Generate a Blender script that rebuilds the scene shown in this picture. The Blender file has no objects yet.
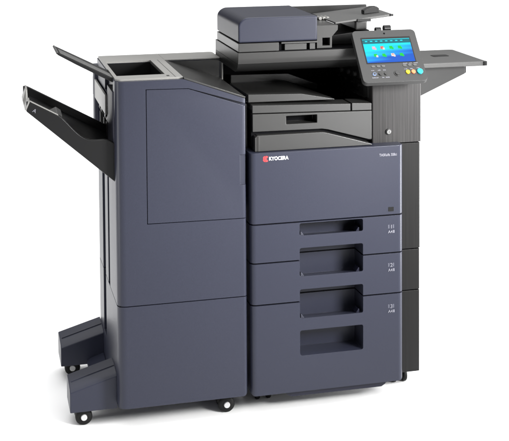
import bpy, bmesh, math, random
from mathutils import Vector, Matrix
random.seed(4)
C = bpy.context
scene = C.scene
COL = scene.collection
WLOC = {}

# ------------------------------------------------------------------ materials
def mat(name, col, rough=0.45, metal=0.0, grain=0.0, grain_scale=900.0, mottle=0.06, spec=0.5, coat=0.0):
    m = bpy.data.materials.new(name); m.use_nodes = True
    nt = m.node_tree; N = nt.nodes; L = nt.links
    b = N['Principled BSDF']
    b.inputs['Roughness'].default_value = rough
    b.inputs['Metallic'].default_value = metal
    b.inputs['Specular IOR Level'].default_value = spec
    b.inputs['Coat Weight'].default_value = coat
    tc = N.new('ShaderNodeTexCoord')
    n1 = N.new('ShaderNodeTexNoise'); n1.inputs['Scale'].default_value = 420.0; n1.inputs['Detail'].default_value = 2
    L.new(tc.outputs['Object'], n1.inputs['Vector'])
    hsv = N.new('ShaderNodeHueSaturation'); hsv.inputs['Color'].default_value = (*col, 1)
    mr = N.new('ShaderNodeMapRange'); mr.inputs['From Min'].default_value = 0.3; mr.inputs['From Max'].default_value = 0.7
    mr.inputs['To Min'].default_value = 1 - mottle; mr.inputs['To Max'].default_value = 1 + mottle
    L.new(n1.outputs['Fac'], mr.inputs['Value']); L.new(mr.outputs['Result'], hsv.inputs['Value'])
    L.new(hsv.outputs['Color'], b.inputs['Base Color'])
    n3 = N.new('ShaderNodeTexNoise'); n3.inputs['Scale'].default_value = 14.0; n3.inputs['Detail'].default_value = 4
    L.new(tc.outputs['Object'], n3.inputs['Vector'])
    mr2 = N.new('ShaderNodeMapRange'); mr2.inputs['To Min'].default_value = rough - 0.015; mr2.inputs['To Max'].default_value = rough + 0.015
    L.new(n3.outputs['Fac'], mr2.inputs['Value']); L.new(mr2.outputs['Result'], b.inputs['Roughness'])
    if grain > 0:
        n2 = N.new('ShaderNodeTexNoise'); n2.inputs['Scale'].default_value = grain_scale; n2.inputs['Detail'].default_value = 3
        L.new(tc.outputs['Object'], n2.inputs['Vector'])
        bp = N.new('ShaderNodeBump'); bp.inputs['Strength'].default_value = grain; bp.inputs['Distance'].default_value = 0.0006
        L.new(n2.outputs['Fac'], bp.inputs['Height']); L.new(bp.outputs['Normal'], b.inputs['Normal'])
    return m

def mat_striped(name, c0, c1, rough=0.42):
    m = bpy.data.materials.new(name); m.use_nodes = True
    nt = m.node_tree; N = nt.nodes; L = nt.links; b = N['Principled BSDF']
    b.inputs['Roughness'].default_value = rough
    tc = N.new('ShaderNodeTexCoord')
    mp = N.new('ShaderNodeMapping'); mp.inputs['Scale'].default_value = (1, 1, 0.012)
    L.new(tc.outputs['Object'], mp.inputs['Vector'])
    n = N.new('ShaderNodeTexNoise'); n.inputs['Scale'].default_value = 160; n.inputs['Detail'].default_value = 5; n.inputs['Roughness'].default_value = 0.7
    L.new(mp.outputs['Vector'], n.inputs['Vector'])
    cr = N.new('ShaderNodeValToRGB')
    cr.color_ramp.elements[0].position = 0.34; cr.color_ramp.elements[0].color = (*c0, 1)
    cr.color_ramp.elements[1].position = 0.66; cr.color_ramp.elements[1].color = (*c1, 1)
    L.new(n.outputs['Fac'], cr.inputs['Fac']); L.new(cr.outputs['Color'], b.inputs['Base Color'])
    bp = N.new('ShaderNodeBump'); bp.inputs['Strength'].default_value = 0.25; bp.inputs['Distance'].default_value = 0.0006
    L.new(n.outputs['Fac'], bp.inputs['Height']); L.new(bp.outputs['Normal'], b.inputs['Normal'])
    b.inputs['Specular IOR Level'].default_value = 0.2
    return m

def mat_emit(name, col, s=1.0):
    m = bpy.data.materials.new(name); m.use_nodes = True
    b = m.node_tree.nodes['Principled BSDF']
    b.inputs['Base Color'].default_value = (0.004, 0.004, 0.004, 1); b.inputs['Roughness'].default_value = 0.3; b.inputs['Specular IOR Level'].default_value = 0.08
    b.inputs['Emission Color'].default_value = (*col, 1); b.inputs['Emission Strength'].default_value = s
    return m

def mat_screen(name):
    m = bpy.data.materials.new(name); m.use_nodes = True
    nt = m.node_tree; N = nt.nodes; L = nt.links; b = N['Principled BSDF']
    b.inputs['Base Color'].default_value = (0.004, 0.004, 0.005, 1); b.inputs['Roughness'].default_value = 0.3; b.inputs['Specular IOR Level'].default_value = 0.08
    tc = N.new('ShaderNodeTexCoord'); sx = N.new('ShaderNodeSeparateXYZ'); L.new(tc.outputs['Generated'], sx.inputs[0])
    # wallpaper of the display: cyan above, deep blue at the lower right, a curved band across it
    a = N.new('ShaderNodeMath'); a.operation = 'MULTIPLY_ADD'; a.inputs[1].default_value = -0.45
    L.new(sx.outputs['X'], a.inputs[0]); L.new(sx.outputs['Z'], a.inputs[2])
    n = N.new('ShaderNodeTexWave'); n.wave_type = 'RINGS'; n.inputs['Scale'].default_value = 1.1; n.inputs['Distortion'].default_value = 1.5
    mp = N.new('ShaderNodeMapping'); mp.inputs['Location'].default_value = (-0.3, 0, 0.6); L.new(tc.outputs['Generated'], mp.inputs['Vector']); L.new(mp.outputs['Vector'], n.inputs['Vector'])
    a2 = N.new('ShaderNodeMath'); a2.operation = 'MULTIPLY_ADD'; a2.inputs[1].default_value = 0.14; L.new(n.outputs['Fac'], a2.inputs[0]); L.new(a.outputs[0], a2.inputs[2])
    cr = N.new('ShaderNodeValToRGB'); e = cr.color_ramp.elements
    e[0].position = -0.0; e[0].color = (0.0, 0.11, 0.66, 1)
    e[1].position = 0.50; e[1].color = (0.0, 0.86, 1.0, 1)
    x = cr.color_ramp.elements.new(0.20); x.color = (0.0, 0.36, 1.0, 1)
    L.new(a2.outputs[0], cr.inputs['Fac'])
    L.new(cr.outputs['Color'], b.inputs['Emission Color']); b.inputs['Emission Strength'].default_value = 1.05
    return m

BLUE = (0.0190, 0.0208, 0.0335)
M = {
 'blue': mat('satin_blue_paint', BLUE, 0.33, grain=0.25, spec=0.24, mottle=0.07),
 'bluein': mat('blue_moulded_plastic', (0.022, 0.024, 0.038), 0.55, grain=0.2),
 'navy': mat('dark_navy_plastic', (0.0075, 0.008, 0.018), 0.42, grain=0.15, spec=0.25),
 'grey': mat('warm_grey_plastic', (0.0185, 0.0184, 0.018), 0.28, grain=0.12, spec=0.5),
 'lgrey': mat('light_grey_plastic', (0.20, 0.197, 0.188), 0.36, grain=0.15),
 'dgrey': mat('dark_grey_plastic', (0.019, 0.0187, 0.0183), 0.32, grain=0.15, spec=0.35),
 'panel': mat('panel_grey_plastic', (0.026, 0.026, 0.026), 0.42, grain=0.15, spec=0.3),
 'shelf': mat('shelf_grey_plastic', (0.062, 0.062, 0.061), 0.42, grain=0.15, spec=0.35),
 'black': mat('black_plastic', (0.0045, 0.0045, 0.0048), 0.34, grain=0.12, spec=0.22),
 'void': mat('black_mechanism', (0.0015, 0.0015, 0.0022), 0.6, spec=0.05),
 'rubber': mat('black_rubber', (0.005, 0.005, 0.005), 0.55, grain=0.3, spec=0.2),
 'white': mat('white_plastic', (0.46, 0.46, 0.46), 0.4),
 'ink': mat('white_print', (0.60, 0.60, 0.62), 0.5),
 'ink2': mat('soft_white_print', (0.17, 0.17, 0.20), 0.5),
 'fade': mat('pale_print', (0.050, 0.053, 0.074), 0.5),
 'red': mat('red_print', (0.72, 0.015, 0.018), 0.5),
 'metal': mat('brushed_metal', (0.16, 0.16, 0.16), 0.4, metal=1.0),
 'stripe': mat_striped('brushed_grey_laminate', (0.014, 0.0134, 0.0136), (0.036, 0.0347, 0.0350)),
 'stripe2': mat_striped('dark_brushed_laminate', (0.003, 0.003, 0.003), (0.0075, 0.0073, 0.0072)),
 'shell': mat('scanner_shade_black', (0.009, 0.009, 0.009), 0.34, grain=0.12, spec=0.3),  # black stands in for shade under the rolled scanner front
 'mesh': mat('tray_dark_texture', (0.009, 0.0088, 0.0085), 0.40, grain=0.8, grain_scale=260, mottle=0.35, spec=0.3),
 'screen': mat_screen('display_wallpaper'),
 'bar': mat_emit('display_teal_bar', (0.0, 0.22, 0.27), 0.8),
 'green': mat_emit('display_green', (0.0, 0.75, 0.06)),
 'pink': mat_emit('display_pink', (1.0, 0.50, 0.66)),
 'pale': mat_emit('display_pale', (0.95, 0.80, 0.72)),
 'redicon': mat_emit('display_red', (0.9, 0.16, 0.12)),
 'yellowb': mat('yellow_key', (0.45, 0.35, 0.0), 0.35),
 'orangeb': mat('orange_key', (0.48, 0.13, 0.045), 0.35),
 'cyanb': mat('cyan_key', (0.0, 0.28, 0.33), 0.35),
 'blueglow': mat_emit('blue_lit_ring', (0.5, 0.65, 1.0), 0.9),
}

# ------------------------------------------------------------------ mesh helpers
def bbox(bm):
    lo = Vector((1e9,)*3); hi = Vector((-1e9,)*3)
    for v in bm.verts:
        for i in range(3):
            lo[i] = min(lo[i], v.co[i]); hi[i] = max(hi[i], v.co[i])
    return lo, hi

def obj(name, bm, m, parent=None, bevel=0.0, seg=2, mats=None, angle=35):
    bmesh.ops.recalc_face_normals(bm, faces=bm.faces)
    lo, hi = bbox(bm); c = (lo + hi)/2
    bmesh.ops.translate(bm, verts=bm.verts, vec=-c)
    me = bpy.data.meshes.new(name); bm.to_mesh(me); bm.free()
    for q in (mats or [m]): me.materials.append(M[q])
    for p in me.polygons: p.use_smooth = True
    me.set_sharp_from_angle(angle=math.radians(angle))
    o = bpy.data.objects.new(name, me); COL.objects.link(o)
    place(o, c, parent)
    if bevel:
        md = o.modifiers.new('bevel', 'BEVEL'); md.width = bevel; md.segments = seg; md.limit_method = 'ANGLE'
        md.angle_limit = math.radians(35); md.harden_normals = True; md.use_clamp_overlap = True
    return o

def place(o, w, parent=None):
    w = Vector(w); WLOC[o] = w
    if parent is not None:
        o.parent = parent; o.location = w - WLOC[parent]
    else:
        o.location = w

def empty(name, w):
    o = bpy.data.objects.new(name, None); COL.objects.link(o); o.empty_display_size = 0.1
    place(o, w); return o

def box(bm, x0, x1, y0, y1, z0, z1):
    r = bmesh.ops.create_cube(bm, size=1.0)
    for v in r['verts']:
        v.co = Vector((x0+(v.co.x+.5)*(x1-x0), y0+(v.co.y+.5)*(y1-y0), z0+(v.co.z+.5)*(z1-z0)))
    return r['verts']

def prism(bm, pts, axis, a, b):
    """closed outline extruded from a to b. axis 'y': pts are (x,z); 'z': (x,y); 'x': (y,z)"""
    def P(p, t):
        return {'y': (p[0], t, p[1]), 'z': (p[0], p[1], t), 'x': (t, p[0], p[1])}[axis]
    A = [bm.verts.new(P(p, a)) for p in pts]; B = [bm.verts.new(P(p, b)) for p in pts]
    n = len(pts)
    bm.faces.new(A); bm.faces.new(B[::-1])
    for i in range(n): bm.faces.new((A[i], B[i], B[(i+1) % n], A[(i+1) % n]))
    return A + B

def loft(bm, loops):
    R = [[bm.verts.new(p) for p in lp] for lp in loops]
    n = len(R[0])
    bm.faces.new(R[0]); bm.faces.new(R[-1][::-1])
    for a, b in zip(R, R[1:]):
        for i in range(n): bm.faces.new((a[i], b[i], b[(i+1) % n], a[(i+1) % n]))

def rrect(x0, x1, y0, y1, r, n=6, corners=(1, 1, 1, 1)):
    """outline, corners in order (x0y0, x1y0, x1y1, x0y1); a number is a radius factor"""
    out = []
    for k, (cx, cy, a0) in enumerate(((x0, y0, 180), (x1, y0, 270), (x1, y1, 0), (x0, y1, 90))):
        q = r*corners[k]
        if q <= 0: out.append((cx, cy)); continue
        ox = cx + q if cx == x0 else cx - q; oy = cy + q if cy == y0 else cy - q
        for i in range(n+1):
            t = math.radians(a0 + 90*i/n); out.append((ox + q*math.cos(t), oy + q*math.sin(t)))
    return out

def cyl(bm, c, axis, r, h, n=24, r2=None):
    m = {'z': Matrix(), 'y': Matrix.Rotation(math.pi/2, 4, 'X'), 'x': Matrix.Rotation(math.pi/2, 4, 'Y')}[axis]
    bmesh.ops.create_cone(bm, cap_ends=True, segments=n, radius1=r, radius2=r if r2 is None else r2, depth=h, matrix=Matrix.Translation(c) @ m)

def text_bm(body, size, M4, ext=0.0004, bold=0.0, sx=1.0):
    cu = bpy.data.curves.new('t', 'FONT'); cu.body = body; cu.size = size; cu.extrude = ext; cu.offset = bold; cu.space_character = 1.0 + 90*bold
    t = bpy.data.objects.new('t', cu); COL.objects.link(t)
    me = bpy.data.meshes.new_from_object(t.evaluated_get(C.evaluated_depsgraph_get()))
    bm = bmesh.new(); bm.from_mesh(me)
    bpy.data.objects.remove(t); bpy.data.curves.remove(cu); bpy.data.meshes.remove(me)
    bmesh.ops.transform(bm, matrix=M4 @ Matrix.Diagonal((sx, 1, 1, 1)), verts=bm.verts)
    return bm

def front(x, y, z):                      # text standing on an XZ plane that faces the viewer
    return Matrix.Translation((x, y, z)) @ Matrix.Rotation(math.pi/2, 4, 'X')

def cut(bm, cutters):
    """boolean difference of bm with each cutter bmesh, returns a new bmesh"""
    def tmp(b):
        bmesh.ops.recalc_face_normals(b, faces=b.faces)
        me = bpy.data.meshes.new('tmp'); b.to_mesh(me); b.free()
        o = bpy.data.objects.new('tmp', me); COL.objects.link(o); return o
    base = tmp(bm); cs = [tmp(c) for c in cutters]
    for c in cs:
        md = base.modifiers.new('b', 'BOOLEAN'); md.operation = 'DIFFERENCE'; md.object = c; md.solver = 'EXACT'
    C.view_layer.update()
    me = bpy.data.meshes.new_from_object(base.evaluated_get(C.evaluated_depsgraph_get()))
    out = bmesh.new(); out.from_mesh(me)
    bmesh.ops.remove_doubles(out, verts=out.verts, dist=1e-5)
    for o in [base] + cs:
        d = o.data; bpy.data.objects.remove(o); bpy.data.meshes.remove(d)
    bpy.data.meshes.remove(me)
    return out

def thing(name, label, cat, loc, group=None):
    o = empty(name, loc); o['label'] = label; o['category'] = cat
    if group: o['group'] = group
    return o

# ------------------------------------------------------------------ the floor
GZ = -0.012
bm = bmesh.new(); bmesh.ops.create_grid(bm, x_segments=1, y_segments=1, size=60)
bmesh.ops.translate(bm, verts=bm.verts, vec=(0, 0, GZ))
M['floor'] = mat('white_studio_floor', (0.90, 0.90, 0.90), 0.75, mottle=0.005, spec=0.2)
fl = obj('floor', bm, 'floor'); fl['kind'] = 'structure'

# ------------------------------------------------------------------ caster (one built, others copied)
def make_caster(parent, x, y, hubbed=True):
    zc = GZ + 0.026
    bm = bmesh.new()
    cyl(bm, (x, y+0.030, zc+0.040), 'z', 0.014, 0.02)
    prism(bm, [(x-0.022, zc+0.034), (x-0.020, zc+0.012), (x+0.002, zc-0.004), (x+0.016, zc+0.006), (x+0.024, zc+0.034)], 'y', y+0.024, y+0.036)
    ca = obj('caster', bm, 'black', parent, 0.002)
    for yy in (y+0.010, y+0.048):
        bm = bmesh.new()
        lp = []
        for dy, r in ((-0.011, 0.016), (-0.010, 0.023), (-0.006, 0.026), (0.006, 0.026), (0.010, 0.023), (0.011, 0.016)):
            lp.append([(x+r*math.cos(t*math.pi/16), yy+dy, zc+r*math.sin(t*math.pi/16)) for t in range(32)])
        loft(bm, lp); obj('wheel', bm, 'rubber', ca, angle=50)
    if hubbed:
        bm = bmesh.new(); cyl(bm, (x, y-0.003, zc), 'y', 0.0095, 0.008); obj('hub', bm, 'white', ca, 0.0015)
    return ca

def copy_part(src, parent, w):
    c = src.copy(); COL.objects.link(c); place(c, w, parent); c.parent = parent
    for ch in src.children:
        d = ch.copy(); COL.objects.link(d); d.parent = c; d.location = ch.location
    return c

# ================================================================== COPIER
cop = thing('office_copier', 'dark blue and grey multifunction office copier with lit touch panel and three paper drawers', 'copier', (0.25, 0.25, GZ))

# chassis: a dark hollow body (back, floor, side) that everything hangs on
bm = bmesh.new()
box(bm, 0.004, 0.404, 0.125, 0.50, 0.058, 0.860)
box(bm, 0.004, 0.50, 0.46, 0.52, 0.860, 1.050)
box(bm, 0.428, 0.50, 0.10, 0.459, 0.861, 1.050)
obj('chassis', bm, 'void', cop, 0.003)

XR = 0.5005
def fascia(z0, z1, notches, ytop=0.115):
    b = bmesh.new()
    prism(b, rrect(0.0, XR, 0.0, 0.115, 0.019, 8, (1, 1, .15, .15)), 'z', z0, z1)
    if notches:
        cs = []
        for (nz0, nz1) in notches:
            c = bmesh.new()
            o = rrect(0.157, 0.3645, nz0, nz1, 0.006, 4)
            i = rrect(0.162, 0.362, nz0 + (0.001 if nz0 < 0.2 else -0.018), nz1-0.001, 0.004, 4)
            loft(c, [[(p[0], -0.01, p[1]) for p in o], [(p[0], 0.0005, p[1]) for p in o], [(p[0], 0.086, p[1]) for p in i]])
            cs.append(c)
        b = cut(b, cs)
    return b

R1, R2_, R3, R4 = (0.549, 0.588), (0.419, 0.5095), (0.2855, 0.378), (0.1665, 0.247)
G = 0.0022
zd, z1, z2, z3, zb = 0.817, 0.593, 0.4705, 0.339, 0.052
door = obj('front_door', fascia(z1-0.004+G, zd, [R1]) if False else fascia(z1+G-0.001, zd, []), 'blue', cop, 0.0025)
d1 = obj('paper_drawer', fascia(z2+G, z1-G, [R1, R2_]), 'blue', cop, 0.0014)
d2 = obj('paper_drawer', fascia(z3+G, z2-G, [R2_, R3]), 'blue', cop, 0.0014)
b = fascia(zb, z3-G, [R3, R4])
cs = []
for xc_, k in ((0.0, -1), (XR, 1)):
    c = bmesh.new(); r = 0.012
    prism(c, [(xc_-k*r, zb-0.02), (xc_-k*r, zb)] + [(xc_-k*r+k*r*math.sin(math.radians(t)), zb+r-r*math.cos(math.radians(t))) for t in range(15, 91, 15)] + [(xc_+k*0.02, zb+r), (xc_+k*0.02, zb-0.02)], 'y', -0.1, 0.2); cs.append(c)
d3 = obj('paper_drawer', cut(b, cs), 'blue', cop, 0.0014)
d1['label'] = 'shallow blue top drawer marked 1'; d2['label'] = 'blue middle drawer marked 2'; d3['label'] = 'tall blue bottom drawer marked 3'
# dark frame seen through the gaps between the drawers
bm = bmesh.new()
for z in (z1, z2, z3): box(bm, 0.008, 0.492, 0.0060, 0.114, z-G+0.0002, z+G-0.0012 if z == z1 else z+G-0.0002)
bm = cut(bm, [(lambda c: (box(c, 0.155, 0.3665, -0.02, 0.088, a, b), c)[1])(bmesh.new()) for a, b in ((0.58, 0.60), (0.46, 0.48), (0.33, 0.35))])
obj('drawer_frame', bm, 'void', cop)

# small fins at the lower corners of the grips
for d, zlow in ((d1, R1[0]), (d2, R2_[0]), (d3, R3[0])):
    for x, k in ((0.164, 1), (0.354, -1)):
        bm = bmesh.new()
        prism(bm, [(x-k*0.0015, zlow-0.004), (x+k*0.011, zlow-0.004), (x+k*0.002, zlow+0.009), (x-k*0.0015, zlow+0.009)], 'y', 0.012, 0.050)
        obj('grip_fin', bm, 'bluein' if k > 0 else 'navy', d, 0.001)  # right fins take the darker navy, standing in for shade

# lettering on the door
bm = text_bm('KYOCERA', 0.0155, front(0.0600, -0.0006, 0.7935), 0.0004, 0.00045, 0.85); obj('brand_lettering', bm, 'ink', door)
bm = bmesh.new()
zc, xc, q = 0.7985, 0.0495, 0.0090
# left hook, then a K-like right half whose arms meet in the middle
prism(bm, [(xc-0.95*q, zc+0.35*q), (xc-0.70*q, zc+0.85*q), (xc-0.15*q, zc+1.0*q), (xc-0.40*q, zc+0.45*q), (xc-0.45*q, zc), (xc-0.40*q, zc-0.45*q), (xc-0.15*q, zc-1.0*q), (xc-0.70*q, zc-0.85*q), (xc-0.95*q, zc-0.35*q), (xc-0.78*q, zc)], 'y', -0.0006, 0.0004)
prism(bm, [(xc-0.02*q, zc+1.0*q), (xc+0.55*q, zc+1.0*q), (xc+0.88*q, zc+0.70*q), (xc+0.22*q, zc+0.02*q), (xc+0.22*q, zc-0.02*q), (xc+0.88*q, zc-0.70*q), (xc+0.55*q, zc-1.0*q), (xc-0.02*q, zc-1.0*q), (xc-0.24*q, zc-0.40*q), (xc-0.28*q, zc), (xc-0.24*q, zc+0.40*q)], 'y', -0.0006, 0.0004)
obj('logo_mark', bm, 'red', door)
bm = text_bm('TASKalfa 308ci', 0.0118, front(0.4190, -0.0006, 0.7840), 0.0004, 0.00015, 0.80); obj('model_lettering', bm, 'ink2', door)
bm = bmesh.new(); prism(bm, rrect(0.449, 0.467, 0.605, 0.619, 0.0015, 3), 'y', -0.0008, 0.001); bd = obj('badge', bm, 'black', door)
for d, z, ch in ((d1, 0.549, '1'), (d2, 0.425, '2'), (d3, 0.291, '3')):
    bm = bmesh.new()
    box(bm, 0.4480, 0.4528, -0.0004, 0.001, z+0.001, z+0.013); box(bm, 0.4635, 0.4683, -0.0004, 0.001, z+0.001, z+0.013)
    obj('size_plate', bm, 'fade', d)
    bm = text_bm(ch, 0.0175, front(0.4545, -0.0006, z+0.0005), 0.0004, 0.0)
    b2 = text_bm('A4', 0.0130, front(0.4480, -0.0006, z-0.0140), 0.0004, 0.0001)
    me = bpy.data.meshes.new('x'); b2.to_mesh(me); b2.free(); bm.from_mesh(me); bpy.data.meshes.remove(me)
    box(bm, 0.4655, 0.4690, -0.0008, 0.0002, z-0.0140, z-0.0050)
    obj('drawer_lettering', bm, 'ink2', d)

# plinth under the drawers
bm = bmesh.new(); prism(bm, [(0.110, 0.056), (0.450, 0.056), (0.446, 0.038), (0.432, 0.030), (0.135, 0.030), (0.118, 0.038)], 'y', 0.020, 0.30)
obj('plinth', bm, 'navy', cop, 0.002)

# right cover: three laminate panels with fine seams
SC = []
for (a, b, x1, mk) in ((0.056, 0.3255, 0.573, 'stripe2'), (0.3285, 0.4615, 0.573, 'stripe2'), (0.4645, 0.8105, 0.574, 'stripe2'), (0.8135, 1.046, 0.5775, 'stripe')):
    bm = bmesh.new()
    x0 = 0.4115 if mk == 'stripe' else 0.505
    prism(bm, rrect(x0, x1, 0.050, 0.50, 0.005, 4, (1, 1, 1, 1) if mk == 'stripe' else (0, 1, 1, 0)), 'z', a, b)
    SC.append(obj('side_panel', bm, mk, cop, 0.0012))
bm = bmesh.new(); box(bm, 0.420, 0.568, 0.056, 0.494, 0.060, 1.03); obj('inner_frame', bm, 'void', cop)
bm = bmesh.new(); box(bm, 0.412, 0.504, 0.116, 0.494, 0.060, 0.8125); obj('side_frame', bm, 'void', cop)
bm = bmesh.new(); cyl(bm, (0.4655, 0.049, 0.852), 'y', 0.0095, 0.008); lk = obj('key_lock', bm, 'dgrey', SC[3], 0.001)
bm = bmesh.new(); cyl(bm, (0.4655, 0.0445, 0.852), 'y', 0.0070, 0.006); bm = cut(bm, [(lambda c: (box(c, 0.4645, 0.4665, 0.03, 0.043, 0.848, 0.856), c)[1])(bmesh.new())])
obj('lock_barrel', bm, 'metal', cop, 0.0004)
# grey trim at the inner edge of the cover
bm = bmesh.new(); box(bm, 0.4080, 0.4112, 0.085, 0.135, 0.958, 1.046); obj('pillar_trim', bm, 'panel', cop, 0.001)

# lower grey cover over the door, with its sloping shoulder
bm = bmesh.new()
prism(bm, [(0.020, 0.8185), (0.4035, 0.8185), (0.398, 0.8225), (0.250, 0.866), (0.236, 0.8685), (0.028, 0.8685), (0.020, 0.862)], 'y', 0.018, 0.12)
bm2 = bmesh.new(); prism(bm2, rrect(0.0, 0.60, 0.018, 0.3, 0.016, 6, (1, 0, 0, 0)), 'z', 0.80, 0.88)
obj('lower_cover', bm, 'grey', cop, 0.0012)
bm2.free()
bm = bmesh.new(); prism(bm, rrect(0.0205, 0.036, 0.0165, 0.06, 0.010, 6, (1, .3, 0, 0)), 'z', 0.8190, 0.8665); obj('cover_end', bm, 'dgrey', cop, 0.001)

# exit panel with the dark slot, and its top strips
b = bmesh.new(); prism(b, [(0.016, 0.878), (0.24, 0.8762), (0.262, 0.8722), (0.395, 0.834), (0.4040, 0.834), (0.4040, 0.9255), (0.016, 0.9335)], 'y', 0.032, 0.12)
c = bmesh.new(); prism(c, rrect(0.1235, 0.2235, 0.897, 0.9225, 0.002, 3), 'y', 0.0, 0.085)
b = cut(b, [c]); obj('exit_panel', b, 'grey', cop, 0.0016)
bm = bmesh.new(); box(bm, 0.125, 0.222, 0.0845, 0.0875, 0.898, 0.921); obj('slot_back', bm, 'void', cop)
bm = bmesh.new(); prism(bm, [(0.016, 0.9362), (0.3345, 0.9290), (0.3345, 0.9515), (0.016, 0.9605)], 'y', 0.034, 0.12); obj('exit_strip', bm, 'grey', cop, 0.0016)
bm = bmesh.new(); prism(bm, [(0.3390, 0.9285), (0.4040, 0.9275), (0.4040, 0.9500), (0.3390, 0.9530)], 'y', 0.034, 0.12); obj('exit_end_cap', bm, 'grey', cop, 0.0016)
bm = bmesh.new(); box(bm, 0.014, 0.407, 0.045, 0.118, 0.83, 0.945); bm = cut(bm, [(lambda c: (box(c, 0.1, 0.25, 0.0, 0.2, 0.89, 0.93), c)[1])(bmesh.new())]); obj('panel_frame', bm, 'void', cop)

# output tray: sloping dark bed behind a lighter front lip
bm = bmesh.new()
loft(bm, [[(0.009, 0.062, 0.966), (0.180, 0.062, 0.964), (0.290, 0.062, 0.962), (0.290, 0.062, 0.9645), (0.180, 0.062, 0.986), (0.009, 0.062, 0.991)],
          [(0.010, 0.100, 0.966), (0.180, 0.100, 0.964), (0.285, 0.100, 0.962), (0.285, 0.100, 0.9660), (0.180, 0.100, 0.985), (0.010, 0.100, 0.9900)]])
tr = obj('output_tray', bm, 'grey', cop, 0.0015)
bm = bmesh.new()
loft(bm, [[(0.010, 0.1005, 0.960), (0.285, 0.1005, 0.960), (0.285, 0.1005, 0.9655), (0.180, 0.1005, 0.9845), (0.010, 0.1005, 0.9895)],
          [(0.020, 0.41, 0.950), (0.235, 0.41, 0.950), (0.235, 0.41, 0.960), (0.215, 0.41, 0.974), (0.020, 0.41, 0.976)]])
obj('tray_bed', bm, 'mesh', tr, 0.001)
bm = bmesh.new()
prism(bm, [(0.025, 0.972), (0.215, 0.972), (0.31, 0.940), (0.33, 0.940), (0.33, 0.958), (0.225, 0.998), (0.025, 1.001)], 'y', 0.418, 0.435)
obj('rear_guide', bm, 'grey', cop, 0.002)
# rollers and brackets along the right wall of the dark bay, each its own part
for k in range(7):
    y = 0.135 + 0.042*k
    bm = bmesh.new(); box(bm, 0.4130, 0.4196, y, y+0.010, 0.952, 1.040 - 0.006*(k % 2)); obj('bay_rib', bm, 'black', cop, 0.001)
for k in range(4):
    y = 0.150 + 0.078*k
    bm = bmesh.new(); cyl(bm, (0.4090, y, 1.020 - 0.004*k), 'x', 0.0085, 0.014, 18); obj('exit_roller', bm, 'shelf', cop, 0.0012)
    bm = bmesh.new(); cyl(bm, (0.4080, y+0.030, 0.985), 'x', 0.0055, 0.010, 14); obj('exit_roller', bm, 'dgrey', cop, 0.001)
bm = bmesh.new(); box(bm, 0.4105, 0.4150, 0.125, 0.43, 1.000, 1.0045); obj('roller_shaft', bm, 'dgrey', cop, 0.0008)
bm = bmesh.new(); prism(bm, [(0.10, 0.957), (0.42, 0.957), (0.42, 0.978), (0.30, 0.974)], 'x', 0.398, 0.412); obj('bay_guide', bm, 'dgrey', cop, 0.002)

# scanner unit: front face rolls under at the bottom
prof = [(0.108, 1.1165)]
for i in range(9):
    t = i/8; a = math.pi/2*t
    prof.append((0.108 + 0.050*(1-math.cos(a)), 1.098 - 0.047*math.sin(a)))
prof += [(0.49, 1.051), (0.49, 1.1165)]
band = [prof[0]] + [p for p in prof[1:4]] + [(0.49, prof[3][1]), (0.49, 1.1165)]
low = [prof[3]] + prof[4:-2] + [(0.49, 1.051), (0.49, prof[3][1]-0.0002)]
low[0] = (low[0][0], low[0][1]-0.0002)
bm = bmesh.new(); prism(bm, band, 'x', -0.013, 0.430); sc = obj('scanner_unit', bm, 'dgrey', cop, 0.0012, angle=50)
bm = bmesh.new(); prism(bm, low, 'x', -0.013, 0.430); obj('scanner_shade_roll', bm, 'shell', sc, 0.0, angle=50)  # lower roll coloured black; its fall into shade is in the colour
bm = bmesh.new(); box(bm, -0.006, 0.424, 0.118, 0.48, 1.1165, 1.1185); obj('glass_seal', bm, 'void', sc)

# document feeder
bm = bmesh.new()
prism(bm, [(-0.011, 1.1185), (0.120, 1.1185), (0.120, 1.1460), (-0.011, 1.1460)], 'y', 0.108, 0.47)
df = obj('feeder_base', bm, 'grey', cop, 0.002)
bm = bmesh.new(); box(bm, 0.121, 0.245, 0.126, 0.47, 1.1185, 1.1455); obj('feeder_recess', bm, 'void', df)
bm = bmesh.new(); box(bm, 0.128, 0.247, 0.109, 0.126, 1.1405, 1.1462); box(bm, 0.140, 0.212, 0.113, 0.125, 1.1195, 1.1395); box(bm, 0.222, 0.240, 0.113, 0.125, 1.1195, 1.1395); obj('feeder_latch', bm, 'grey', df, 0.001)
# lid: left edge strongly rounded
out = [(0.247, 1.1480)]
out += [(0.247, 1.2275)]
for i in range(9):
    a = math.radians(90 + 90*i/8); out.append((0.023 + 0.034*math.cos(a), 1.1975 + 0.030*math.sin(a)))
out += [(-0.011, 1.1480)]
bm = bmesh.new(); prism(bm, out, 'y', 0.108, 0.47); obj('feeder_lid', bm, 'blue', cop, 0.006, 4, angle=30)
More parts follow.
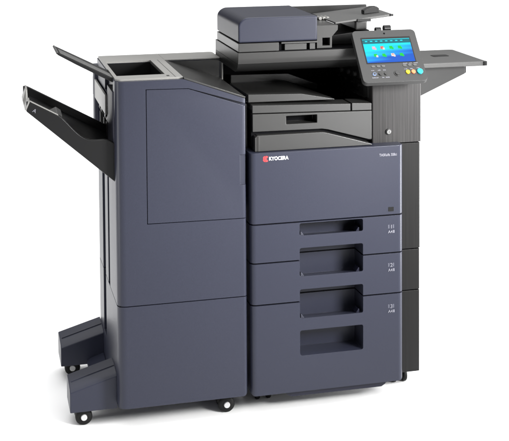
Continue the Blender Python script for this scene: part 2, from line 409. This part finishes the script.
# feed side of the document feeder
bm = bmesh.new(); prism(bm, [(0.2485, 1.1190), (0.300, 1.1190), (0.300, 1.1560), (0.320, 1.1780), (0.320, 1.1930), (0.2485, 1.1930)], 'y', 0.125, 0.47)
c1 = bmesh.new(); box(c1, 0.268, 0.292, 0.10, 0.16, 1.128, 1.153); bm = cut(bm, [c1])
fs = obj('feeder_inlet', bm, 'dgrey', cop, 0.0016)
bm = bmesh.new(); box(bm, 0.267, 0.293, 0.158, 0.164, 1.127, 1.154); obj('inlet_back', bm, 'void', fs)
bm = bmesh.new()
prism(bm, [(0.249, 1.150), (0.520, 1.196), (0.520, 1.2235), (0.249, 1.2235)], 'y', 0.455, 0.468)
obj('rear_paper_guide', bm, 'black', cop, 0.002)
bm = bmesh.new()
loft(bm, [[(0.318, 0.15, 1.193), (0.318, 0.445, 1.193), (0.318, 0.445, 1.199), (0.318, 0.15, 1.199)],
          [(0.512, 0.15, 1.213), (0.520, 0.42, 1.213), (0.520, 0.42, 1.221), (0.512, 0.15, 1.221)]])
ft = obj('feed_tray', bm, 'shelf', cop, 0.002)
bm = bmesh.new(); box(bm, 0.505, 0.516, 0.146, 0.152, 1.2135, 1.2205); obj('tray_tip', bm, 'black', ft, 0.001)
bm = bmesh.new(); box(bm, 0.392, 0.438, 0.1445, 0.165, 1.199, 1.2075); obj('tray_catch', bm, 'black', ft, 0.001)
bm = bmesh.new(); prism(bm, [(0.440, 1.213), (0.494, 1.218), (0.494, 1.232), (0.486, 1.238), (0.466, 1.238), (0.440, 1.226)], 'y', 0.23, 0.26); obj('side_guide', bm, 'black', ft, 0.002)
bm = bmesh.new()
for k in range(3): cyl(bm, (0.304+0.013*k, 0.30, 1.1985), 'y', 0.0055, 0.04, 16)
obj('feed_highlight', bm, 'lgrey', cop, 0.001)  # pale cylinders stand in for shiny highlights by the inlet
bm = bmesh.new()
loft(bm, [[(0.300, 0.20, 1.119), (0.455, 0.20, 1.119), (0.450, 0.20, 1.165), (0.300, 0.20, 1.150)], [(0.300, 0.46, 1.119), (0.455, 0.46, 1.119), (0.450, 0.46, 1.165), (0.300, 0.46, 1.150)]])
obj('eject_bed', bm, 'black', cop, 0.003)
bm = bmesh.new(); box(bm, 0.398, 0.440, 0.19, 0.44, 1.1655, 1.1975); obj('tray_neck', bm, 'dgrey', cop, 0.006, 3)

# control panel, leaning back on the column
PM = Matrix.Translation((0.4665, 0.05, 1.1149)) @ Matrix.Rotation(-0.7437, 4, 'X')
def pbm(fn):
    b = bmesh.new(); fn(b); bmesh.ops.transform(b, matrix=PM, verts=b.verts); return b
pl = obj('control_panel', pbm(lambda b: loft(b, [[(p[0], 0.0, p[1]) for p in rrect(-0.1075, 0.1055, -0.1215, 0.0795, 0.014, 6)],
                                                [(p[0], 0.016, p[1]) for p in rrect(-0.1085, 0.1065, -0.1225, 0.0805, 0.015, 6)],
                                                [(p[0], 0.028, p[1]) for p in rrect(-0.095, 0.093, -0.108, 0.066, 0.012, 6)]])), 'panel', cop, 0.003, 3)
obj('screen_bezel', pbm(lambda b: prism(b, rrect(-0.0835, 0.0835, -0.0500, 0.0515, 0.002, 3), 'y', -0.0008, 0.001)), 'black', pl)
def screen(b):
    mi = {'screen': 0, 'bar': 1, 'green': 2, 'pink': 3, 'pale': 4, 'redicon': 5, 'ink': 6}
    def q(x0, x1, za, zb_, y, k):
        f = b.faces.new([b.verts.new(v) for v in ((x0, y, za), (x1, y, za), (x1, y, zb_), (x0, y, zb_))]); f.material_index = mi[k]
    q(-0.0800, 0.0800, -0.0472, 0.0440, -0.0012, 'screen')
    q(-0.0800, 0.0800, 0.0262, 0.0418, -0.0015, 'bar')
    for k in range(8): q(-0.072+0.017*k, -0.064+0.017*k, 0.0335, 0.0375, -0.0018, 'screen')
    ic = [(-0.047, 0.009, 'pink'), (-0.019, 0.009, 'redicon'), (0.011, 0.009, 'green'), (0.040, 0.009, 'green'),
          (-0.047, -0.020, 'green'), (-0.019, -0.020, 'green'), (0.011, -0.020, 'pale'), (0.040, -0.020, 'green')]
    for n, (x, z, k) in enumerate(ic):
        s = 0.0062
        q(x-s, x+s*0.75, z-s*0.8, z+s, -0.0018, k)
        q(x+s*0.1, x+s*1.15, z-s*1.15, z+s*0.1, -0.0021, 'pale' if n in (1, 4) else k)
        q(x-s*0.4, x+s*0.3, z+s*0.2, z+s*0.75, -0.0021, {'pink': 'pale', 'redicon': 'redicon', 'pale': 'redicon'}.get(k, 'green'))
b = pbm(screen)
obj('touch_screen', b, 'screen', pl, mats=['screen', 'bar', 'green', 'pink', 'pale', 'redicon', 'ink'])
def key(name, x, z, r, m, h=0.003, ring=None):
    o = obj(name, pbm(lambda b: cyl(b, (x, -h/2, z), 'y', r, h+0.002, 20)), m, pl, 0.0008)
    return o
kz = -0.0905
key('yellow_key', 0.045, kz+0.003, 0.0072, 'yellowb'); key('orange_key', 0.0635, kz+0.003, 0.0072, 'orangeb'); key('start_key', 0.0855, kz+0.003, 0.0098, 'cyanb', 0.004)
obj('dial_ring', pbm(lambda b: cyl(b, (0.0085, 0.0, kz), 'y', 0.0105, 0.003, 24)), 'dgrey', pl, 0.0005)
key('round_key', 0.0085, kz, 0.0065, 'panel', 0.004)
key('lit_key', -0.0665, kz, 0.0060, 'blueglow'); key('lit_key_centre', -0.0665, kz, 0.0038, 'panel', 0.004)
key('small_key', -0.047, kz, 0.0055, 'dgrey'); key('small_key', -0.0295, kz, 0.0045, 'dgrey')
for x in (-0.065, -0.0475, -0.031): obj('soft_key', pbm(lambda b: prism(b, rrect(x-0.006, x+0.006, -0.0640, -0.0575, 0.003, 4), 'y', -0.002, 0.001)), 'shelf', pl, 0.0006)
for x in (0.040, 0.0575, 0.075): obj('soft_key', pbm(lambda b: prism(b, rrect(x-0.006, x+0.006, -0.0640, -0.0575, 0.003, 4), 'y', -0.002, 0.001)), 'shelf', pl, 0.0006)
for x, w, z in ((-0.069, 0.011, -0.077), (-0.048, 0.010, -0.077), (-0.030, 0.009, -0.077), (0.041, 0.011, -0.0765), (0.0605, 0.009, -0.0765), (0.083, 0.010, -0.0745),
                (-0.066, 0.020, -0.105), (-0.040, 0.007, -0.105), (-0.025, 0.013, -0.105), (0.044, 0.014, -0.0545), (0.062, 0.010, -0.0545), (0.080, 0.014, -0.0545)):
    def mark(b):
        n = max(3, int(w/0.0022))
        for i in range(n):
            h = 0.0018 + 0.0016*random.random(); xx = x - w/2 + i*w/n
            box(b, xx, xx + 0.0015, -0.0006, 0.0002, z, z+h)
    obj('key_marking', pbm(mark), 'ink2', pl)
obj('sensor', pbm(lambda b: cyl(b, (0.0, 0.0, 0.066), 'y', 0.003, 0.002, 12)), 'void', pl)
bm = bmesh.new(); box(bm, 0.425, 0.520, 0.075, 0.20, 1.047, 1.095); obj('panel_mount', bm, 'black', cop, 0.004)
bm = bmesh.new(); cyl(bm, (0.4855, 0.125, 1.176), 'x', 0.011, 0.024, 16); cyl(bm, (0.455, 0.125, 1.172), 'x', 0.009, 0.02, 16); obj('panel_hinge', bm, 'black', cop, 0.002)

# side shelf on its bracket
bm = bmesh.new()
prism(bm, rrect(0.5785, 0.914, 0.31, 0.64, 0.010, 4, (0, 1, 1.5, 0)), 'z', 1.0105, 1.027)
sh = obj('side_shelf', bm, 'shelf', cop, 0.003, 3)
bm = bmesh.new(); prism(bm, [(0.579, 0.872), (0.600, 0.872), (0.850, 0.980), (0.850, 1.009), (0.579, 1.009)], 'y', 0.35, 0.61); br = obj('shelf_bracket', bm, 'panel', sh, 0.003)
bm = bmesh.new(); prism(bm, rrect(0.901, 0.9165, 0.3072, 0.335, 0.004, 3), 'z', 1.0115, 1.026); obj('shelf_corner', bm, 'black', sh, 0.001)
bm = bmesh.new(); prism(bm, [(0.8505, 0.981), (0.8535, 0.984), (0.8535, 1.008), (0.8505, 1.008)], 'y', 0.352, 0.60); obj('bracket_end', bm, 'black', sh)
bm = bmesh.new(); prism(bm, rrect(0.775, 0.835, 0.463, 0.505, 0.008, 4), 'z', 1.0272, 1.0282); obj('grip_pad', bm, 'black', sh)

# casters of the copier: narrow twin wheels seen edge-on
def make_twin(parent, x, y):
    zc = GZ + 0.022
    bm = bmesh.new(); cyl(bm, (x, y, zc+0.030), 'z', 0.012, 0.024); box(bm, x-0.0085, x+0.0085, y-0.016, y+0.016, zc-0.008, zc+0.020)
    ca = obj('caster', bm, 'black', parent, 0.002)
    for k in (-1, 1):
        bm = bmesh.new(); lp = []
        for dx, r in ((-0.0075, 0.014), (-0.0068, 0.019), (-0.004, 0.022), (0.004, 0.022), (0.0068, 0.019), (0.0075, 0.014)):
            lp.append([(x+k*0.0180+dx, y+r*math.cos(t*math.pi/16), zc+r*math.sin(t*math.pi/16)) for t in range(32)])
        loft(bm, lp); obj('wheel', bm, 'rubber', ca, angle=50)
    return ca
c0 = make_twin(cop, 0.065, 0.135)
for (x, y) in ((0.534, 0.150), (0.065, 0.43), (0.534, 0.43)):
    copy_part(c0, cop, WLOC[c0] + Vector((x-0.065, y-0.135, 0)))

# ================================================================== FINISHER
fin = thing('paper_finisher', 'dark blue finisher cabinet with two black paper trays at its left, docked beside the copier', 'finisher', (-0.21, 0.28, GZ))
FL, FR, YB, ZT, ZS, ZB = -0.410, -0.0115, 0.565, 1.062, 0.3725, 0.057
SX = -0.203
# upper cabinet (a shell with a hollow throat on its left side)
def top_outline():
    return [(FL, ZS+0.0015), (FL, ZT-0.004), (SX, ZT-0.004), (FR-0.004, 0.9905), (FR, 0.9865), (FR, ZS+0.0015)]
b = bmesh.new()
prism(b, rrect(FL, FR, 0.0, YB, 0.012, 8, (2.3, 1, 1, 1)), 'z', ZS+0.0015, ZT-0.004)
cs = []
c = bmesh.new(); prism(c, [(SX, ZT-0.0038), (SX, ZT+0.05), (FR+0.1, ZT+0.05), (FR+0.1, 0.955), (FR-0.004, 0.9905)], 'y', -0.05, 0.412); cs.append(c)   # falling shoulder
c = bmesh.new(); box(c, -0.397, -0.247, 0.085, 0.412, 0.99, 1.10); cs.append(c)                         # pocket in the top
c = bmesh.new(); box(c, FL-0.05, FL+0.090, 0.205, 0.545, 0.745, 0.985); cs.append(c)                    # throat
c = bmesh.new(); box(c, FL-0.05, FL+0.0110, 0.065, 0.30, 0.992, 1.046); cs.append(c)                      # mouth of the upper tray
c = bmesh.new(); box(c, FL-0.05, FL+0.030, 0.215, 0.262, 0.30, 0.760); cs.append(c)                     # rail slots
c = bmesh.new(); box(c, FL-0.05, FL+0.030, 0.345, 0.425, 0.30, 0.760); cs.append(c)
# door groove and grip
g = 0.0018
dpts = [(-0.319, 0.6205), (-0.319, 1.0325), (-0.189, 1.0300), (FR+0.02, 0.9690), (FR+0.02, 0.6165)]
c = bmesh.new(); prism(c, dpts, 'y', -0.05, 0.012); cs.append(c)
b = cut(b, cs)
cab = obj('cabinet', b, 'blue', fin, 0.0, 2)
# front door in that recess
ip = [(-0.3172, 0.6224), (-0.3172, 1.0306), (-0.1893, 1.0281), (FR, 0.9668), (FR, 0.6185)]
b = bmesh.new(); prism(b, ip, 'y', 0.0, 0.0115)
c = bmesh.new(); prism(c, [(-0.031, -0.02), (-0.031, 0.0075), (-0.024, 0.0085), (0.02, 0.0085), (0.02, -0.02)], 'z', 0.7225, 0.8165)
cc = bmesh.new(); prism(cc, [(FR-0.012, -0.02), (FR-0.012, 0.0)] + [(FR-0.012+0.012*math.sin(math.radians(a)), 0.012-0.012*math.cos(math.radians(a))) for a in range(15, 91, 15)] + [(FR+0.02, 0.012), (FR+0.02, -0.02)], 'z', 0.60, 1.0)
b = cut(b, [c, cc])
fd = obj('front_door', b, 'blue', fin, 0.0012, 2)
# lower panel
b = bmesh.new(); prism(b, rrect(FL, FR, 0.0, YB, 0.012, 8, (2.3, 1, 1, 1)), 'z', ZB, ZS-0.0015)
c1 = bmesh.new(); prism(c1, [(FR-0.014, ZB-0.02), (FR-0.014, ZB)] + [(FR-0.014+0.014*math.sin(math.radians(a)), ZB+0.014-0.014*math.cos(math.radians(a))) for a in range(15, 91, 15)] + [(FR+0.02, ZB+0.014), (FR+0.02, ZB-0.02)], 'y', -0.1, 0.7)
c2 = bmesh.new(); box(c2, FL-0.05, FL+0.03, 0.345, 0.425, 0.165, 0.40)
b = cut(b, [c1, c2]); obj('lower_panel', b, 'blue', fin, 0.0015)
bm = bmesh.new(); box(bm, FL+0.005, FR-0.005, 0.006, YB-0.006, ZS-0.0012, ZS+0.0012); obj('panel_seam', bm, 'void', fin)
bm = bmesh.new(); box(bm, FL+0.032, FL+0.034, 0.21, 0.43, 0.17, 0.743); obj('rail_backing', bm, 'void', cab)
# top frame, a light grey deck: ring round the pocket, plus the falling shoulder
b = bmesh.new(); prism(b, rrect(FL+0.003, SX, 0.016, YB-0.002, 0.012, 8, (1.6, 0, 0, 1)), 'z', ZT-0.0038, ZT+0.002)
c = bmesh.new(); box(c, -0.396, -0.248, 0.086, 0.411, 0.9, 1.2)
b = cut(b, [c]); tf = obj('top_frame', b, 'lgrey', fin, 0.0015)
bm = bmesh.new(); prism(bm, [(SX+0.0004, ZT-0.0037), (SX+0.0004, ZT+0.002), (FR-0.003, 0.9965), (FR-0.0005, 0.9945), (FR-0.003, 0.9908)], 'y', 0.0015, 0.4118)
obj('shoulder', bm, 'grey', fin, 0.0012)
# pocket lining
b = bmesh.new(); box(b, -0.3965, -0.2475, 0.0855, 0.4115, 0.9905, 1.0572)
c = bmesh.new(); box(c, -0.3935, -0.2505, 0.0885, 0.4085, 0.9935, 1.10); b = cut(b, [c]); obj('top_pocket', b, 'black', fin)
bm = bmesh.new(); box(bm, -0.2255, -0.2242, 0.020, 0.412, ZT+0.0018, ZT+0.0024); box(bm, -0.2475, -0.240, 0.040, 0.060, ZT+0.0019, ZT+0.0026); obj('deck_seam', bm, 'dgrey', tf)
# raised back of the deck
bm = bmesh.new(); prism(bm, rrect(SX+0.0005, FR, 0.4125, YB-0.0005, 0.010, 6, (0, .6, 1.5, 0)), 'z', ZT-0.0037, ZT+0.002); obj('rear_deck', bm, 'lgrey', fin, 0.002)
bm = bmesh.new(); prism(bm, [(SX+0.004, ZT-0.0052), (FR-0.004, 0.9915), (FR-0.004, ZT-0.0052)], 'y', 0.4095, 0.4122); obj('rear_wall', bm, 'dgrey', fin)
# bridge between the finisher and the copier
bm = bmesh.new(); box(bm, FR-0.004, 0.010, 0.15, 0.52, 0.62, 0.958); obj('bridge_unit', bm, 'void', fin, 0.002)
bm = bmesh.new(); box(bm, -0.0095, 0.011, 0.085, 0.13, 0.815, 0.958); obj('bridge_trim', bm, 'grey', fin, 0.002)
bm = bmesh.new(); box(bm, -0.0085, -0.0045, 0.40, 0.412, 0.988, 1.048); obj('bridge_hinge', bm, 'lgrey', fin, 0.001)

# left side: chute plate, cover strip, throat back, rollers
bm = bmesh.new(); box(bm, FL-0.010, FL-0.004, 0.205, 0.62, 0.925, 0.988); obj('chute_plate', bm, 'lgrey', fin, 0.0015)
bm = bmesh.new(); box(bm, FL+0.085, FL+0.0895, 0.206, 0.544, 0.746, 0.984); obj('throat_back', bm, 'void', cab)
bm = bmesh.new(); prism(bm, rrect(FL-0.004, FL+0.012, 0.045, 0.200, 0.006, 4), 'z', 0.800, 1.022); obj('cover_strip', bm, 'navy', fin, 0.0015)
bm = bmesh.new()
for y in (0.24, 0.30, 0.42, 0.48): cyl(bm, (FL+0.012, y, 0.905), 'y', 0.014, 0.026, 18)
cyl(bm, (FL+0.012, 0.375, 0.905), 'y', 0.005, 0.33, 12)
for y in (0.25, 0.33, 0.45): box(bm, FL-0.002, FL+0.010, y, y+0.010, 0.845, 0.895)
obj('exit_roller', bm, 'dgrey', fin, 0.001)
bm = bmesh.new(); box(bm, FL-0.011, FL+0.007, 0.550, 0.60, 0.72, 1.035); obj('rear_trim', bm, 'bluein', fin, 0.003)

# upper tray
b = bmesh.new()
S = Vector((-0.163, 0, 0.0845)).normalized(); Nn = Vector((S.z, 0, -S.x)) * -1
if Nn.z < 0: Nn = -Nn
A0 = Vector((-0.3885, 0, 1.0491)); L_ = 0.2052
def tp(s, y, h): p = A0 + S*s + Nn*h; return (p.x, y, p.z)
loft(b, [[tp(0, 0.070, -0.012), tp(0, 0.262, -0.012), tp(0, 0.262, 0), tp(0, 0.070, 0)],
         [tp(L_*0.7, 0.070, -0.009), tp(L_*0.7, 0.258, -0.009), tp(L_*0.7, 0.258, 0), tp(L_*0.7, 0.070, 0)],
         [tp(L_, 0.070, -0.006), tp(L_, 0.254, -0.006), tp(L_, 0.254, 0), tp(L_, 0.070, 0)]])
ut = obj('upper_tray', b, 'black', fin, 0.0015)
b = bmesh.new()
loft(b, [[tp(0.02, 0.076, 0.0004), tp(0.02, 0.165, 0.0004), tp(0.02, 0.165, 0.0016), tp(0.02, 0.076, 0.0016)], [tp(L_-0.006, 0.078, 0.0004), tp(L_-0.006, 0.185, 0.0004), tp(L_-0.006, 0.185, 0.0016), tp(L_-0.006, 0.078, 0.0016)]])
obj('tray_face', b, 'shelf', ut, 0.0006)
b = bmesh.new()
loft(b, [[tp(L_+0.0004, 0.078, -0.0065), tp(L_+0.0004, 0.252, -0.0065), tp(L_+0.0004, 0.252, 0.0018), tp(L_+0.0004, 0.078, 0.0018)], [tp(L_+0.004, 0.078, -0.005), tp(L_+0.004, 0.252, -0.005), tp(L_+0.004, 0.252, 0.0), tp(L_+0.004, 0.078, 0.0)]])
obj('tray_lip', b, 'shelf', ut, 0.001)

# lower tray: two side walls, a scooped bed and a pale end lip
def wall_top(x, scoop):
    """height of the wall's upper edge at x"""
    t = (x + 0.657)/(0.657-0.413)
    z = 1.004 - t*0.135
    if scoop:
        a = (x + 0.570)/(0.130)
        if 0 < a < 1.12: z -= 0.030*math.sin(math.pi*min(a/1.12, 1))**1.4
    return z
def wall_bot(x): return 0.978 - (x+0.671)/(0.671-0.413)*0.228
b = bmesh.new()
xs = [-0.668 + (0.668-0.404)*i/28 for i in range(29)]
def wall(y0, y1, scoop, lift=0.0):
    up = [(x, (wall_top(max(x, -0.657), scoop) + lift)) for x in xs]; lo = [(x, wall_bot(x)) for x in xs]
    prism(b, lo + up[::-1], 'y', y0, y1)
wall(0.045, 0.064, True)
lt = obj('lower_tray', b, 'black', fin, 0.003, 3, angle=30)
b = bmesh.new()
up = [(x, 0.013+wall_top(max(x, -0.657), False)) for x in xs]; lo = [(x, wall_bot(x)+0.02) for x in xs]
prism(b, lo + up[::-1], 'y', 0.270, 0.285)
obj('tray_wall', b, 'black', lt, 0.003, 3, angle=30)
b = bmesh.new()
nx, ny = 24, 10
V = []
for i in range(nx+1):
    x = -0.668 + (0.668-0.404)*i/nx; row = []
    for j in range(ny+1):
        y = 0.0635 + (0.2705-0.0635)*j/ny
        v = j/ny
        zt = wall_top(max(x, -0.657), True)*(1-v) + wall_top(max(x, -0.657), False)*v
        tabs = min(1.0, max(0.0, (x+0.668)/0.05))
        dip = 0.012 + 0.026*math.sin(math.pi*v)*min(1, max(0.3, tabs))
        row.append((x, y, max(zt - dip, wall_bot(x)+0.008)))
    V.append(row)
top = [[b.verts.new(p) for p in r] for r in V]
bot = [[b.verts.new((p[0], p[1], wall_bot(p[0]) + 0.004)) for p in r] for r in V]
for i in range(nx):
    for j in range(ny):
        b.faces.new((top[i][j], top[i+1][j], top[i+1][j+1], top[i][j+1])); b.faces.new((bot[i][j], bot[i][j+1], bot[i+1][j+1], bot[i+1][j]))
for i in range(nx):
    b.faces.new((top[i][0], bot[i][0], bot[i+1][0], top[i+1][0])); b.faces.new((top[i][ny], top[i+1][ny], bot[i+1][ny], bot[i][ny]))
for j in range(ny):
    b.faces.new((top[0][j], top[0][j+1], bot[0][j+1], bot[0][j])); b.faces.new((top[nx][j], bot[nx][j], bot[nx][j+1], top[nx][j+1]))
obj('tray_bed', b, 'black', lt, angle=60)
# raised flank beside the grip notch
b = bmesh.new()
loft(b, [[(-0.600, 0.10, 0.955), (-0.560, 0.10, 0.930), (-0.560, 0.10, 0.949), (-0.575, 0.10, 0.957)], [(-0.600, 0.165, 0.955), (-0.560, 0.165, 0.930), (-0.560, 0.165, 0.955), (-0.575, 0.165, 0.966)]])
obj('grip_notch', b, 'grey', lt, 0.002)
# end lip: U-shaped pale edge
b = bmesh.new()
def lip(y0, y1, ztop0, ztop1):
    loft(b, [[(-0.6685, y0, 0.978), (-0.6725, y0, 0.980), (-0.6620, y0, ztop0), (-0.6570, y0, ztop0)],
             [(-0.6685, y1, 0.978), (-0.6725, y1, 0.980), (-0.6620, y1, ztop1), (-0.6570, y1, ztop1)]])
lip(0.0445, 0.115, 1.0055, 1.0055); lip(0.1152, 0.135, 1.005, 0.990); lip(0.1352, 0.195, 0.990, 0.990); lip(0.1952, 0.215, 0.990, 1.014); lip(0.2152, 0.2855, 1.015, 1.018)
obj('tray_lip', b, 'lgrey', lt, 0.0008)
bm = bmesh.new()
loft(bm, [[(-0.6570, 0.0445, 1.0040), (-0.5750, 0.0445, 0.9585), (-0.5750, 0.0600, 0.9585), (-0.6570, 0.0640, 1.0040)], [(-0.6570, 0.0445, 1.0062), (-0.5750, 0.0445, 0.9607), (-0.5750, 0.0600, 0.9607), (-0.6570, 0.0640, 1.0062)]])
obj('rim_highlight', bm, 'lgrey', lt, 0.0006)  # pale strip painted in as the highlight along the tray rim
bm = text_bm('A', 0.016, front(-0.6515, 0.0444, 0.9745) @ Matrix.Rotation(math.radians(-28), 4, 'Z'), 0.0004); obj('tray_letter', bm, 'ink2', lt)

# feet: two wedge-ended outriggers and the low beam between them
def foot(y0, y1, zr):
    bm = bmesh.new()
    ym = y0 + (y1-y0)*0.55
    def ring(x, zt): return [(x, y0, 0.038), (x, y1, 0.038), (x, y1, zt), (x, ym, zt+0.001), (x, y0+0.012, zt-0.004), (x, y0, zt-0.012)]
    loft(bm, [ring(-0.552, 0.112), ring(-0.500, 0.127), ring(-0.4085, zr)])
    return bm
ff = obj('foot', foot(0.061, 0.190, 0.153), 'blue', fin, 0.003, 3)
rf = obj('foot', foot(0.455, 0.590, 0.153), 'blue', fin, 0.003, 3)
for y0, p in ((0.061, ff), (0.455, rf)):
    bm = bmesh.new()
    loft(bm, [[(-0.545, y0+0.058, 0.1135), (-0.545, y0+0.0605, 0.1135), (-0.545, y0+0.0605, 0.1165), (-0.545, y0+0.058, 0.1165)], [(-0.412, y0+0.058, 0.1520), (-0.412, y0+0.0605, 0.1520), (-0.412, y0+0.0605, 0.1545), (-0.412, y0+0.058, 0.1545)]])
    obj('crease', bm, 'bluein', p)
bm = bmesh.new(); prism(bm, [(-0.4665, 0.040), (-0.4665, 0.052), (-0.455, 0.060), (-0.4105, 0.075), (-0.4105, 0.040)], 'y', 0.1905, 0.4545); obj('side_beam', bm, 'blue', fin, 0.002)
c1_ = make_caster(fin, -0.509, 0.082)
for (x, y) in ((-0.068, 0.055), (-0.511, 0.500), (-0.068, 0.47)):
    copy_part(c1_, fin, WLOC[c1_] + Vector((x+0.509, y-0.082, 0)))

# ------------------------------------------------------------------ light
w = bpy.data.worlds.new('World'); scene.world = w; w.use_nodes = True
nt = w.node_tree; N = nt.nodes; L = nt.links
bg = N['Background']
# studio surround: a big white ceiling bounce that fades towards a dim horizon
tc = N.new('ShaderNodeTexCoord'); sp = N.new('ShaderNodeSeparateXYZ'); L.new(tc.outputs['Generated'], sp.inputs[0])
mx = N.new('ShaderNodeMath'); mx.operation = 'MAXIMUM'; mx.inputs[1].default_value = 0.0; L.new(sp.outputs['Z'], mx.inputs[0])
pw = N.new('ShaderNodeMath'); pw.operation = 'POWER'; pw.inputs[1].default_value = 2.3; L.new(mx.outputs[0], pw.inputs[0])
ma = N.new('ShaderNodeMath'); ma.operation = 'MULTIPLY_ADD'; ma.inputs[1].default_value = 4.5; ma.inputs[2].default_value = 0.10; L.new(pw.outputs[0], ma.inputs[0])
# added dimming of the surround's left side, to darken left-facing faces
mr = N.new('ShaderNodeMapRange'); mr.interpolation_type = 'SMOOTHSTEP'
mr.inputs['From Min'].default_value = -0.75; mr.inputs['From Max'].default_value = 0.15; mr.inputs['To Min'].default_value = 0.30; mr.inputs['To Max'].default_value = 1.0
L.new(sp.outputs['X'], mr.inputs['Value'])
mm = N.new('ShaderNodeMath'); mm.operation = 'MULTIPLY'; L.new(ma.outputs[0], mm.inputs[0]); L.new(mr.outputs['Result'], mm.inputs[1])
bg.inputs['Color'].default_value = (1, 1, 1, 1)
L.new(mm.outputs[0], bg.inputs['Strength'])

def area(name, loc, target, sx, sy, power, col=(1, 1, 1), spread=180):
    l = bpy.data.lights.new(name, 'AREA'); l.shape = 'RECTANGLE'; l.size = sx; l.size_y = sy; l.energy = power; l.color = col
    l.spread = math.radians(spread)
    o = bpy.data.objects.new(name, l); COL.objects.link(o); o.location = loc
    d = Vector(target) - Vector(loc); o.rotation_euler = d.to_track_quat('-Z', 'Y').to_euler()
    return o
area('softbox_key', (1.65, -1.95, 1.60), (0.16, 0, 0.84), 0.8, 0.8, 23, (1, 0.995, 0.985), 48)

area('added_low_fill', (1.25, -2.45, 0.62), (0.35, 0, 0.85), 0.6, 0.6, 2.0, (1, 1, 1), 80)  # unseen lamp added to brighten the right of the grey panels
area('strip_right', (2.0, -0.02, 0.70), (0.3, 0.05, 0.60), 0.36, 1.3, 22, (1, 1, 1), 100)  # unseen strip added for bright rims on rounded right edges
area('strip_left', (-2.3, -0.05, 0.45), (-0.3, 0.0, 0.60), 0.16, 1.2, 4, (1, 1, 1), 100)  # unseen weak strip, added to brighten the left-hand edges

# ------------------------------------------------------------------ camera
f_, cx, cy = 1285.417, 323.7635, -46.9489
yaw, pit, roll = 0.2701, 0.0549, -0.0037
cd = bpy.data.cameras.new('camera'); cam = bpy.data.objects.new('camera', cd); COL.objects.link(cam)
F = Vector((math.sin(yaw)*math.cos(pit), math.cos(yaw)*math.cos(pit), -math.sin(pit)))
Rr = Vector((math.cos(yaw), -math.sin(yaw), 0)); U = Rr.cross(F)
R2 = Rr*math.cos(roll) + U*math.sin(roll); U2 = -Rr*math.sin(roll) + U*math.cos(roll)
mw = Matrix((R2, U2, -F)).transposed().to_4x4(); mw.translation = (-0.8256, -3.8442, 1.6528)
cam.matrix_world = mw
cd.sensor_fit = 'HORIZONTAL'; cd.sensor_width = 36.0
cd.lens = f_/509*36.0
cd.shift_x = (254.5 - cx)/509; cd.shift_y = (cy - 220.5)/509
cd.clip_start = 0.05; cd.clip_end = 300
scene.camera = cam
scene.view_settings.view_transform = 'Standard'; scene.view_settings.look = 'None'
scene.view_settings.exposure = 0; scene.view_settings.gamma = 1
